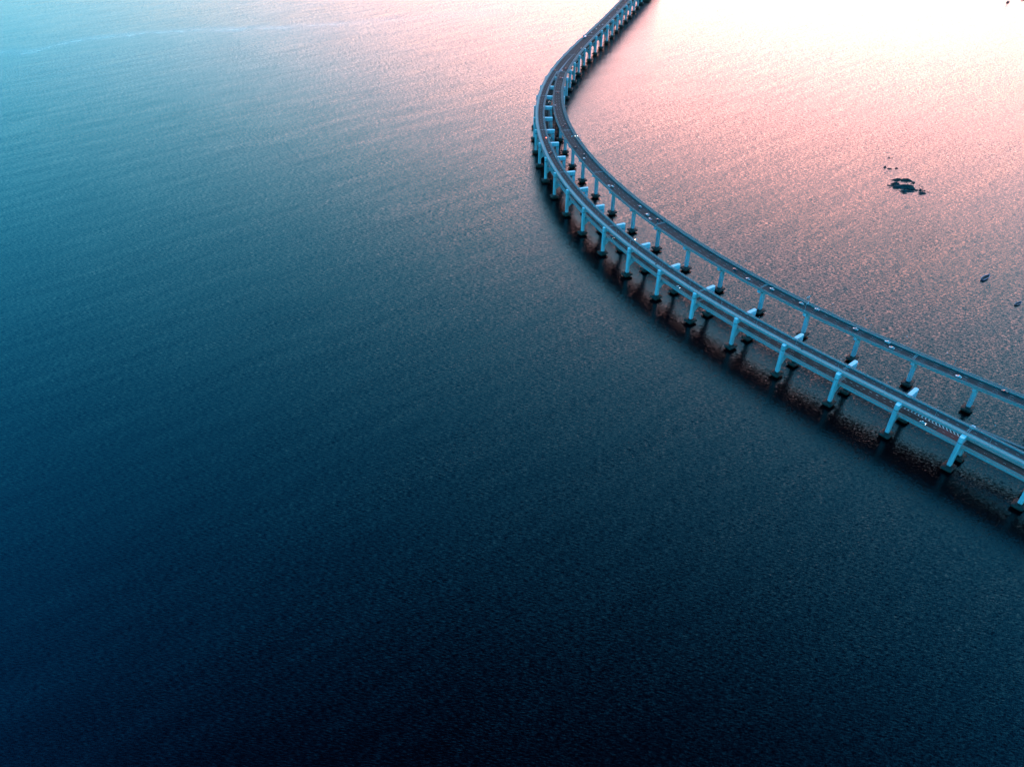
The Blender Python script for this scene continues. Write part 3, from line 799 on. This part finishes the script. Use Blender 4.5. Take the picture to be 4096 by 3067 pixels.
def car_meshes(l=4.9, w=1.95, h=1.55, van=False):
    """body shell, glasshouse, roof, wheel, lamp meshes; nose towards +Y"""
    hl, hw = l / 2, w / 2
    body = MB()
    rings = []
    for y, zb, zt, k in ((-hl, 0.42, 0.86, 0.86), (-hl + 0.25, 0.28, 0.98, 0.97), (-hl * 0.4, 0.24, 1.0, 1.0), (hl * 0.35, 0.24, 0.98, 1.0), (hl * 0.8, 0.27, 0.84, 0.96), (hl, 0.42, 0.68, 0.82)):
        rings.append([(-hw * k, y, zb + 0.12), (-hw * k * 0.92, y, zb), (hw * k * 0.92, y, zb), (hw * k, y, zb + 0.12), (hw * k, y, zt - 0.16), (hw * k * 0.86, y, zt), (-hw * k * 0.86, y, zt), (-hw * k, y, zt - 0.16)])
    body.loft(rings)
    glass = MB()
    y0, y1, y2, y3 = (-hl + 0.15, -hl + 0.35, hl * 0.42, hl * 0.66) if van else (-hl * 0.78, -hl * 0.5, hl * 0.08, hl * 0.46)
    q = hw * 0.84
    glass.add([(-q, y0, 0.93), (q, y0, 0.93), (q, y3, 0.93), (-q, y3, 0.93), (-q * 0.84, y1, h - 0.05), (q * 0.84, y1, h - 0.05), (q * 0.84, y2, h - 0.05), (-q * 0.84, y2, h - 0.05)],
              [(0, 3, 2, 1), (4, 5, 6, 7), (0, 1, 5, 4), (1, 2, 6, 5), (2, 3, 7, 6), (3, 0, 4, 7)])
    roof = MB()
    r = q * 0.86
    roof.loft([[(-r, y1 - 0.05, z), (r, y1 - 0.05, z), (r, y2 + 0.05, z), (-r, y2 + 0.05, z)] if z < h else [(-r * 0.9, y1 + 0.1, z), (r * 0.9, y1 + 0.1, z), (r * 0.9, y2 - 0.1, z), (-r * 0.9, y2 - 0.1, z)] for z in (h - 0.05, h + 0.02)])
    wheel = MB(); wheel.tube((-0.11, 0, 0), (0.11, 0, 0), 0.33, n=12)
    hub = MB(); hub.tube((-0.125, 0, 0), (0.125, 0, 0), 0.17, n=8)
    head = MB(); head.box(-0.20, 0.20, -0.06, 0.06, -0.09, 0.09)
    return dict(body=body.mesh('car_body'), glass=glass.mesh('car_windows'), roof=roof.mesh('car_roof'), wheel=wheel.mesh('car_wheel'), hub=hub.mesh('car_hub'), lamp=head.mesh('car_lamp'), l=l, w=w)
CAR, VAN = car_meshes(), car_meshes(5.4, 2.05, 2.1, True)
_cm = {}
def coloured(me, mat):
    k = (me.name, mat.name)
    if k not in _cm:
        c = me.copy(); c.materials.clear(); c.materials.append(mat); _cm[k] = c
    return _cm[k]

def make_car(x, y, z, heading, colour, label, group, lights, van=False, cat='car'):
    K = VAN if van else CAR
    root = empty('van' if van else 'car', (x, y, z), heading)
    tag(root, label, 'van' if van else cat, group)
    root.scale = (1.15, 1.15, 1.15)
    pm = M['car ' + colour]
    link('body', coloured(K['body'], pm), None, root)
    link('windows', coloured(K['glass'], M['glass']), None, root)
    link('roof', coloured(K['roof'], pm), None, root)
    hl, hw = K['l'] / 2, K['w'] / 2
    for sx in (-1, 1):
        for sy in (-1, 1):
            wv = link('wheel', coloured(K['wheel'], M['tyre']), None, root); wv.location = (sx * (hw - 0.12), sy * hl * 0.6, 0.33)
            hb = link('hub', coloured(K['hub'], M['steel']), None, wv)
        hd = link('headlight', coloured(K['lamp'], M['headlight'] if lights else M['headlight_off']), None, root); hd.location = (sx * hw * 0.62, hl - 0.08, 0.62)
        tl = link('taillight', coloured(K['lamp'], M['taillight']), None, root); tl.location = (sx * hw * 0.66, -hl + 0.06, 0.72)
    return root

def make_bus(x, y, z, heading, label, group):
    root = empty('bus', (x, y, z), heading)
    tag(root, label, 'bus', group)
    b = MB(); b.loft([[(px, py, zz) for px, py in rounded_rect(1.27 * k, 5.6 * k, 0.35, 4)] for zz, k in ((0.35, 0.99), (1.4, 1.0))]); link('body', b.mesh('bus_body'), M['car light blue'], root)
    b = MB(); b.loft([[(px, py, zz) for px, py in rounded_rect(1.25, 5.55, 0.35, 4)] for zz in (1.4, 2.5)]); link('windows', b.mesh('bus_windows'), M['glass'], root)
    b = MB(); b.loft([[(px, py, zz) for px, py in rounded_rect(1.27 * k, 5.6 * k, 0.35, 4)] for zz, k in ((2.5, 1.0), (2.95, 0.97), (3.05, 0.9))]); link('roof', b.mesh('bus_roof'), M['car light blue'], root)
    for sx in (-1, 1):
        for sy in (-3.4, 3.4):
            b = MB(); b.tube((sx * 1.0, sy, 0.48), (sx * 1.29, sy, 0.48), 0.48, n=12); link('wheel', b.mesh('bus_wheel'), M['tyre'], root)
    return root

carsC = [(390.4, 656.4, 14.3, 'white'), (389.4, 645.4, 5.9, 'pinkish sky-tinted white'), (435.1, 599.1, 5.2, 'white'), (468.9, 576.4, 12.5, 'maroon'), (295.6, 759.9, 10.6, 'pinkish sky-tinted white'),
         (320.9, 730.3, 11.0, 'silver'), (335.2, 718.4, 14.0, 'pinkish sky-tinted white'), (363.2, 679.8, 10.5, 'silver'), (264.6, 801.9, 10.4, 'dark red'), (274.3, 781.2, 6.2, 'pinkish sky-tinted white'),
         (136.0, 1035.6, 4.5, 'white'), (142.1, 1033.7, 8.7, 'white'), (173.3, 969.3, 13.2, 'silver'), (179.0, 946.5, 8.9, 'white'), (180.9, 932.1, 5.0, 'silver'),
         (191.6, 931.2, 13.5, 'maroon'), (99.3, 1176.5, 7.2, 'dark red'), (110.6, 1147.4, 11.8, 'dark grey'), (109.2, 1132.6, 6.8, 'white'), (84.7, 1267.9, 7.5, 'dark red'),
         (88.4, 1275.2, 12.0, 'dark grey'), (75.2, 1369.7, 4.4, 'pinkish sky-tinted white'), (83.2, 1439.3, 8.3, 'maroon'), (92.7, 1523.1, 7.9, 'dark red'), (97.5, 1524.5, 12.0, 'light blue')]
lst = sorted([(C.near(x, y)[0], d, c) for x, y, d, c in carsC])
for k, (s, d, c) in enumerate(lst):
    d = min(max(d, 3.6), cw(s) - 6.0)
    p = C.off(s, d)
    make_car(p[0], p[1], cz(s) + 0.01, C.heading(s), c, f'{c} car on the single-deck viaduct, {ORD[k]} vehicle from its lower right end', 'cars on the viaduct', False)
carsA = [(651.0, 4.6, 'maroon'), (653.6, 6.7, 'dark grey'), (907.3, 5.3, 'dark red'), (908.5, 13.6, 'white'), (918.1, 16.0, 'dark red'), (1007.8, 13.6, 'white'), (1084.4, 6.3, 'white'),
         (1106.2, 6.9, 'white'), (1124.9, 6.4, 'silver'), (1131.2, 9.4, 'white'), (1173.6, 9.0, 'silver'), (1210.1, 11.6, 'white'), (1228.5, 10.1, 'silver'),
         (1225.4, 4.9, 'pinkish sky-tinted white'), (1268.1, 11.8, 'dark red'), (1284.0, 7.8, 'white'), (1287.0, 10.5, 'white')]
for k, (s, d, c) in enumerate(sorted(carsA)):
    p = A.off(s * U, d * U)
    make_car(p[0], p[1], ZU + 0.01, A.heading(s * U), c, f'{c} car on the upper deck, {ORD[k]} car along it going up the picture', 'cars on the upper deck', False)
p = A.off(1058.8 * U, 5.0 * U)
make_bus(p[0], p[1], ZU + 0.01, A.heading(1058.8 * U), 'pale blue bus on the far upper deck above the fork', 'buses')
carsB = [(494.4, 5.2, 'black', True), (410.2, 5.0, 'white', False), (226.9, 5.6, 'white', False), (876.4, 8.2, 'dark grey', False), (819.6, 12.6, 'silver', False), (738.4, 10.6, 'white', False),
         (1299.8, 12.2, 'dark grey', False), (1197.4, 12.0, 'dark grey', False), (1178.4, 11.4, 'dark grey', False), (1163.6, 11.3, 'dark grey', False)]
for k, (s, d, c, v) in enumerate(sorted(carsB)):
    p = A.off(s * U, d * U)
    t = 'van' if v else 'car'
    make_car(p[0], p[1], ZL + 0.01, A.heading(s * U) + math.pi, c, f'{c} {t} with headlights on the lower road, {ORD[k]} vehicle from the lower right', 'vehicles on the lower deck', True, v)

# ------------------------------------------------------------------ street lamps
mb = MB(); mb.tube((0, 0, 0), (0, 0, 9.0), 0.16, 0.10, 8); LAMP_POLE = mb.mesh('lamp_pole'); LAMP_POLE.materials.append(M['steel'])
mb = MB(); mb.tube((0, 0, 8.9), (1.5, 0, 9.4), 0.07, 0.05, 6); LAMP_ARM = mb.mesh('lamp_arm'); LAMP_ARM.materials.append(M['steel'])
mb = MB(); mb.box(1.4, 2.1, -0.14, 0.14, 9.34, 9.46); LAMP_HEAD = mb.mesh('lamp_head'); LAMP_HEAD.materials.append(M['steel'])
mb = MB(); mb.box(-0.25, 0.25, -0.25, 0.25, 0, 0.5); LAMP_BASE = mb.mesh('lamp_base'); LAMP_BASE.materials.append(M['steel'])
def make_lamp(x, y, z, rz, label, group):
    r = empty('street_lamp', (x, y, z), rz)
    tag(r, label, 'street lamp', group)
    for n, me in (('base', LAMP_BASE), ('pole', LAMP_POLE), ('arm', LAMP_ARM), ('lamp_head', LAMP_HEAD)):
        link(n, me, None, r)
k = 0
s = 164.0
while s < 1420:
    d = 0.5 * U + a_shift(s * U) + 0.7
    p = A.off(s * U, d)
    make_lamp(p[0], p[1], ZU + 0.22, A.heading(s * U), f'thin street lamp on the double-deck bridge walkway, {ORD[k]} from lower right', 'lamps on the double-deck bridge')
    s += 29.0 if s < 880 else 58.0; k += 1
k = 0
s = 120.0
while s < cs1 - 30:
    p = C.off(s, cw(s) - 0.9)
    make_lamp(p[0], p[1], cz(s) + 0.25, C.heading(s) + math.pi, f'thin grey street lamp on the far edge of the viaduct, {ORD[k]} from lower right', 'lamps on the viaduct')
    s += 44.0; k += 1

# ------------------------------------------------------------------ signal gantries
def make_gantry(path, s, d, z, side, reach, signals, label, h=9.5):
    """post at offset d with an arm of length reach (side +1: to the right) carrying signal boxes [(fraction, lamp material or None)]"""
    p = path.off(s, d)
    r = empty('signal_gantry', (p[0], p[1], z), path.heading(s))
    tag(r, label, 'gantry', 'signal gantries')
    m = MB(); m.tube((0, 0, 0), (0, 0, h), 0.26, 0.2, 8); link('post', m.mesh('gantry_post'), M['steel'], r)
    m = MB(); m.tube((0, 0, h - 0.5), (side * reach, 0, h - 0.1), 0.16, 0.12, 6); m.tube((0, 0, h - 1.6), (side * reach, 0, h - 1.0), 0.10, 0.08, 6); link('arm', m.mesh('gantry_arm'), M['steel'], r)
    m = MB(); m.box(-0.5, 0.5, -0.5, 0.5, 0, 0.8); link('base', m.mesh('gantry_base'), M['signboard'], r)
    for f, lm in signals:
        m = MB(); m.box(side * reach * f - 0.75, side * reach * f + 0.75, -0.2, 0.2, h - 1.9, h - 0.4)
        b = link('signal_box', m.mesh('signal_box'), M['black'] if lm else M['signboard'], r)
        if lm:
            m = MB(); m.box(side * reach * f - 0.45, side * reach * f + 0.45, -0.28, -0.205, h - 1.6, h - 0.7)
            link('signal_light', m.mesh('signal_light'), M[lm], b)
make_gantry(A, 463.5 * U, 0.75 * U, ZU + 0.22, 1, 9.5, [(0.72, 'signal_amber'), (0.98, None)], 'grey signal gantry with an amber light reaching over the near upper road')
make_gantry(A, 677.2 * U, 9.6 * U, ZU + 0.25, -1, 9.0, [(0.05, None), (0.72, 'signal_red')], 'grey signal gantry with a red light over the curve of the upper road')
make_gantry(A, 1041.8 * U, 0.8 * U, ZU + 0.22, 1, 9.0, [(0.75, 'signal_red')], 'far signal gantry with a red light beside the pale blue bus')
sg, _ = C.near(108.5, 1204.7)
make_gantry(C, sg, cw(sg) - 0.8, cz(sg) + 0.25, -1, 15.0, [(0.35, 'signal_white'), (0.6, 'signal_white'), (0.95, None)], 'signal gantry with two white lights over the bend of the viaduct')
sg, _ = C.near(320.9, 713.9)
make_gantry(C, sg, 0.9, cz(sg) + 0.22, 1, 4.0, [(0.9, None)], 'short signal mast on the near edge of the viaduct between two cars')
sg, _ = C.near(325.0, 730.0)
make_gantry(C, sg, cw(sg) - 0.8, cz(sg) + 0.25, -1, 9.0, [(0.2, None), (0.5, None)], 'signal gantry on the far edge of the viaduct opposite the short mast')

# ------------------------------------------------------------------ control cabinets on the walkway
for s, d, lab in ((432.8, 2.0, 'dark control cabinet on the walkway near a portal pier, the farther of the two'), (305.3, 3.0, 'dark control cabinet on the walkway, the nearer of the two to the lower right')):
    p = A.off(s * U, d * U + a_shift(s * U))
    r = empty('control_cabinet', (p[0], p[1], ZU + 0.22), A.heading(s * U)); tag(r, lab, 'cabinet', 'control cabinets')
    m = MB(); m.loft([[(x, y, z) for x, y in rounded_rect(0.5, 0.6, 0.08, 3)] for z in (0.1, 1.5)]); link('body', m.mesh('cabinet_body'), M['black'], r)
    m = MB(); m.box(-0.55, 0.55, -0.65, 0.65, 1.5, 1.62); link('lid', m.mesh('cabinet_lid'), M['black'], r)
    m = MB(); m.box(-0.45, 0.45, -0.55, 0.55, 0, 0.1); link('plinth', m.mesh('cabinet_plinth'), M['ledge'], r)

# ------------------------------------------------------------------ reef
def make_rock(x, y, rx, ry, rot, h, label, seed):
    rnd = random.Random(seed)
    n, rings = 46, 7
    mb = MB()
    ph = [(rnd.uniform(0, 6.28), rnd.uniform(0.04, 0.17) / (1 + 0.06 * k), k) for k in (2, 3, 4, 5, 7, 9, 13, 17)]
    def rad(a): return 1 + sum(m_ * math.sin(k * a + p_) for p_, m_, k in ph)
    bumps = [(rnd.uniform(-0.8, 0.8), rnd.uniform(-0.8, 0.8), rnd.uniform(0.15, 0.35), rnd.uniform(-0.4, 0.7)) for _ in range(10)]
    prof = ((1.12, -1.2), (1.0, 0.0), (0.93, 0.3), (0.78, 0.55), (0.55, 0.75), (0.3, 0.9), (0.1, 1.0))
    rr_ = []
    for k, hz_ in prof:
        ring = []
        for i in range(n):
            a = 2 * math.pi * i / n
            q = k * rad(a) * (1 + rnd.uniform(-0.12, 0.12))
            ux, uy = q * math.cos(a), q * math.sin(a)
            zz = hz_ * h if hz_ > 0 else hz_
            if hz_ > 0:
                zz *= 0.7 + rnd.uniform(-0.4, 0.4) + sum(b * math.exp(-((ux - bx_) ** 2 + (uy - by_) ** 2) / (w_ * w_)) for bx_, by_, w_, b in bumps)
                zz = max(zz, -0.2)
            ring.append((rx * ux, ry * uy, zz))
        rr_.append(ring)
    mb.loft(rr_)
    o = link('rock', mb.mesh('rock'), M['rock'])
    o.location = (x, y, 0); o.rotation_euler.z = R(rot)
    tag(o, label, 'rock', 'reef rocks')
for k, (x, y, rx, ry, rot, h, lab) in enumerate([
    (602, 1118.2, 14.0, 8.4, -10, 3.5, 'largest dark rock slab of the reef in the pink water'),
    (592, 1129.5, 6.2, 4.0, 20, 2.4, 'rough dark rock joined to the upper left of the largest slab'),
    (587, 1115.5, 4.8, 3.0, -30, 1.8, 'low dark rock at the lower left of the largest slab'),
    (600, 1103.2, 11.0, 3.6, -6, 1.5, 'broken dark ledge along the near side of the largest rock'),
    (614, 1143, 8.8, 3.8, -24, 2.2, 'long dark rock behind the largest slab, the one on the right'),
    (600, 1145, 8.0, 3.2, 8, 1.8, 'long dark rock behind the largest slab, the one on the left'),
    (581, 1122, 3.6, 2.0, -20, 0.9, 'small pointed rock at the left tip of the largest slab'),
    (592, 1095.8, 3.6, 1.6, -8, 0.9, 'small low rock just below the broken ledge of the reef'),
    (614.5, 1106.5, 2.4, 2.4, 0, 1.1, 'small round rock in the gap right of the largest slab'),
    (620.5, 1106, 3.2, 2.2, 35, 1.3, 'rock at the top of the right-hand reef cluster'),
    (620, 1096.3, 5.2, 3.4, -28, 1.6, 'largest rock of the right-hand reef cluster'),
    (614.6, 1091.3, 3.2, 1.4, -12, 0.8, 'low rock at the bottom of the right-hand reef cluster'),
    (626.3, 1104.2, 2.0, 1.4, -40, 0.8, 'little rock on the right side of the right-hand cluster'),
    (630, 1099.5, 2.4, 0.9, -25, 0.5, 'thin sliver of rock farthest right of the reef'),
    (621.6, 1135.5, 3.0, 1.8, -5, 1.0, 'small rock at the right end of the long back rock'),
    (599.4, 1193, 2.1, 2.2, 30, 1.6, 'leftmost of three little rocks standing in a row behind the reef'),
    (605, 1187.4, 4.2, 1.5, -22, 1.0, 'middle and longest of three little rocks in a row behind the reef'),
    (616.5, 1189, 2.4, 1.4, -5, 1.2, 'rightmost of three little rocks standing in a row behind the reef'),
    (621.5, 1232, 2.4, 1.3, 10, 0.8, 'left of the two faint rocks farthest behind the reef'),
    (626.4, 1232, 1.3, 1.1, 0, 0.6, 'right of the two faint rocks farthest behind the reef')]):
    make_rock(x, y, rx, ry, rot, h, lab, 100 + k)

rf = random.Random(11)
for k in range(22):
    a = rf.uniform(0, 6.28); q = rf.uniform(0.95, 1.45)
    make_rock(601 + 19 * q * math.cos(a), 1118 + 20 * q * math.sin(a), rf.uniform(0.6, 1.7), rf.uniform(0.5, 1.1), rf.uniform(-40, 40), rf.uniform(0.4, 0.9), 'small loose rock fragment awash around the reef', 300 + k)

# ------------------------------------------------------------------ boats
def make_boat(x, y, rz, l, w, h, label, hull, cabin=False, floatline=None):
    """open wooden fishing boat, bow towards +Y"""
    r = empty('boat', (x, y, 0), rz); tag(r, label, 'boat', 'moored boats')
    def ring(k, z, inset=0.0):
        pts = []
        prof = [(-0.5, 0.62), (-0.46, 0.78), (-0.25, 0.96), (0.0, 1.0), (0.22, 0.9), (0.38, 0.58), (0.47, 0.22), (0.5, 0.04)]
        for t, b in prof: pts.append(((b * k * w / 2 - inset), t * l * (0.9 + 0.1 * k) , z + (max(t, 0) ** 2) * h * 1.4 * k))
        for t, b in reversed(prof): pts.append((-(b * k * w / 2 - inset), t * l * (0.9 + 0.1 * k), z + (max(t, 0) ** 2) * h * 1.4 * k))
        return pts
    m = MB(); m.loft([ring(0.55, -0.5), ring(0.85, 0.1), ring(1.0, h)], caps=False)
    m.f.append(tuple(range(15, -1, -1))); m.m.append(0)
    link('hull', m.mesh('boat_hull'), M[hull], r)
    m = MB(); m.loft([ring(1.03, h - 0.12), ring(1.03, h + 0.14), ring(0.86, h + 0.14), ring(0.86, h - 0.12)], caps=False); link('gunwale', m.mesh('boat_gunwale'), M['gunwale'], r)
    m = MB(); q = ring(0.87, h * 0.45); m.v += q; m.f.append(tuple(range(len(q)))); m.m.append(0); link('floor', m.mesh('boat_floor'), M['boat_wood'], r)
    for t in (-0.28, -0.02, 0.2):
        m = MB(); m.box(-w * 0.42 * (1 - abs(t)), w * 0.42 * (1 - abs(t)), t * l - 0.18, t * l + 0.18, h * 0.72, h * 0.82); link('thwart', m.mesh('boat_thwart'), M['boat_wood'], r)
    m = MB(); m.tube((0, 0.46 * l, h), (0, 0.52 * l, h + 1.6), 0.12, 0.06, 6); link('stem_post', m.mesh('boat_stem'), M['gunwale'], r)
    if cabin:
        m = MB(); m.box(-w * 0.3, w * 0.3, -0.3 * l, -0.05 * l, h * 0.4, h + 1.6); link('cabin', m.mesh('boat_cabin'), M['hull_dark'], r)
    m = MB(); m.tube((-0.2 * w, -0.5 * l, 0.3), (-0.2 * w - 6, -0.5 * l - 5, 0.05), 0.06, 0.06, 5); link('mooring_rope', m.mesh('mooring_rope'), M['boat_wood'], r)
    return r
make_boat(594.5, 846.0, -math.atan2(14.6, 11.0), 17.5, 5.2, 1.9, 'larger dark blue open boat lying beyond the viaduct at the right', 'hull_blue')
make_boat(605.0, 786.0, -math.atan2(8.8, 5.0), 11.0, 3.6, 1.4, 'smaller dark open boat by the right edge of the picture', 'hull_dark')
make_boat(1366.0, 2325.0, R(-60), 13.0, 5.5, 2.2, 'tiny dark boat in the bright water near the top right corner', 'hull_dark', True)
make_boat(1424.0, 2357.0, R(-75), 12.0, 4.5, 1.8, 'tiny boat cut by the top right corner of the picture', 'hull_dark')

# ------------------------------------------------------------------ gulls over the water
def gull_meshes():
    b = MB()
    b.loft([[(rw * math.cos(a), y, 0.9 * rw * math.sin(a)) for a in [2 * math.pi * i / 8 for i in range(8)]] for y, rw in ((-0.36, 0.02), (-0.22, 0.08), (0.0, 0.13), (0.18, 0.11), (0.27, 0.06), (0.33, 0.08), (0.41, 0.05))])
    w = MB()
    for s in (1,):
        w.add([(0.05, -0.12, 0.05), (0.05, 0.14, 0.05), (0.42, 0.2, 0.2), (0.42, -0.04, 0.2), (0.82, -0.1, 0.13), (0.76, -0.22, 0.13),
               (0.05, -0.12, 0.02), (0.05, 0.14, 0.02), (0.42, 0.2, 0.175), (0.42, -0.04, 0.175), (0.82, -0.1, 0.115), (0.76, -0.22, 0.115)],
              [(0, 1, 2, 3), (3, 2, 4, 5), (7, 6, 9, 8), (8, 9, 11, 10), (1, 7, 8, 2), (2, 8, 10, 4), (4, 10, 11, 5), (5, 11, 9, 3), (3, 9, 6, 0), (0, 6, 7, 1)])
    t = MB(); t.add([(-0.04, -0.3, 0.0), (0.04, -0.3, 0.0), (0.11, -0.55, 0.0), (-0.11, -0.55, 0.0), (-0.04, -0.3, 0.03), (0.04, -0.3, 0.03), (0.11, -0.55, 0.02), (-0.11, -0.55, 0.02)],
                    [(0, 3, 2, 1), (4, 5, 6, 7), (0, 1, 5, 4), (1, 2, 6, 5), (2, 3, 7, 6), (3, 0, 4, 7)])
    k = MB(); k.tube((0, 0.4, 0.0), (0, 0.5, -0.01), 0.025, 0.008, 5)
    return b.mesh('gull_body', [M['feather']]), w.mesh('gull_wing', [M['feather']]), t.mesh('gull_tail', [M['feather']]), k.mesh('gull_beak', [M['beak']])
GULL = gull_meshes()
gulls = [(171, 916, 'near a pier foot, the farthest up between the two roads'), (195, 874, 'just above the near upper road, second in the line between the roads'), (222, 830, 'third in the line of birds between the two roads'),
         (251, 787, 'fourth in the line of birds between the two roads'), (284, 746, 'fifth in the line, beside a lamp pole between the roads'), (351, 665, 'sixth in the line, left of a pier foot'), (386, 625, 'seventh in the line, left of the last but one pier foot'),
         (420, 585, 'left one of a pair near the last pier foot'), (432, 586, 'right one of a pair near the last pier foot'), (463, 558, 'alone right of the last pier foot'), (458, 540, 'beside the lowest lamp at the right edge'),
         (299, 876, 'beyond the viaduct, the farthest left of five'), (377, 774, 'beyond the viaduct, second from the left of five'), (405, 743, 'beyond the viaduct, middle of five'), (438, 707, 'beyond the viaduct, fourth of five'), (469, 676, 'beyond the viaduct, the farthest right of five')]
rg = random.Random(5)
for x, y, lab in gulls:
    r = empty('gull', (x, y, 8.0), rg.uniform(0, 6.28)); tag(r, 'white gull flying ' + lab, 'gull', 'gulls over the water')
    r.scale = (1.25, 1.25, 1.25)
    link('body', GULL[0], None, r); link('tail', GULL[2], None, r); link('beak', GULL[3], None, r)
    link('wing', GULL[1], None, r); wv = link('wing', GULL[1], None, r); wv.scale.x = -1
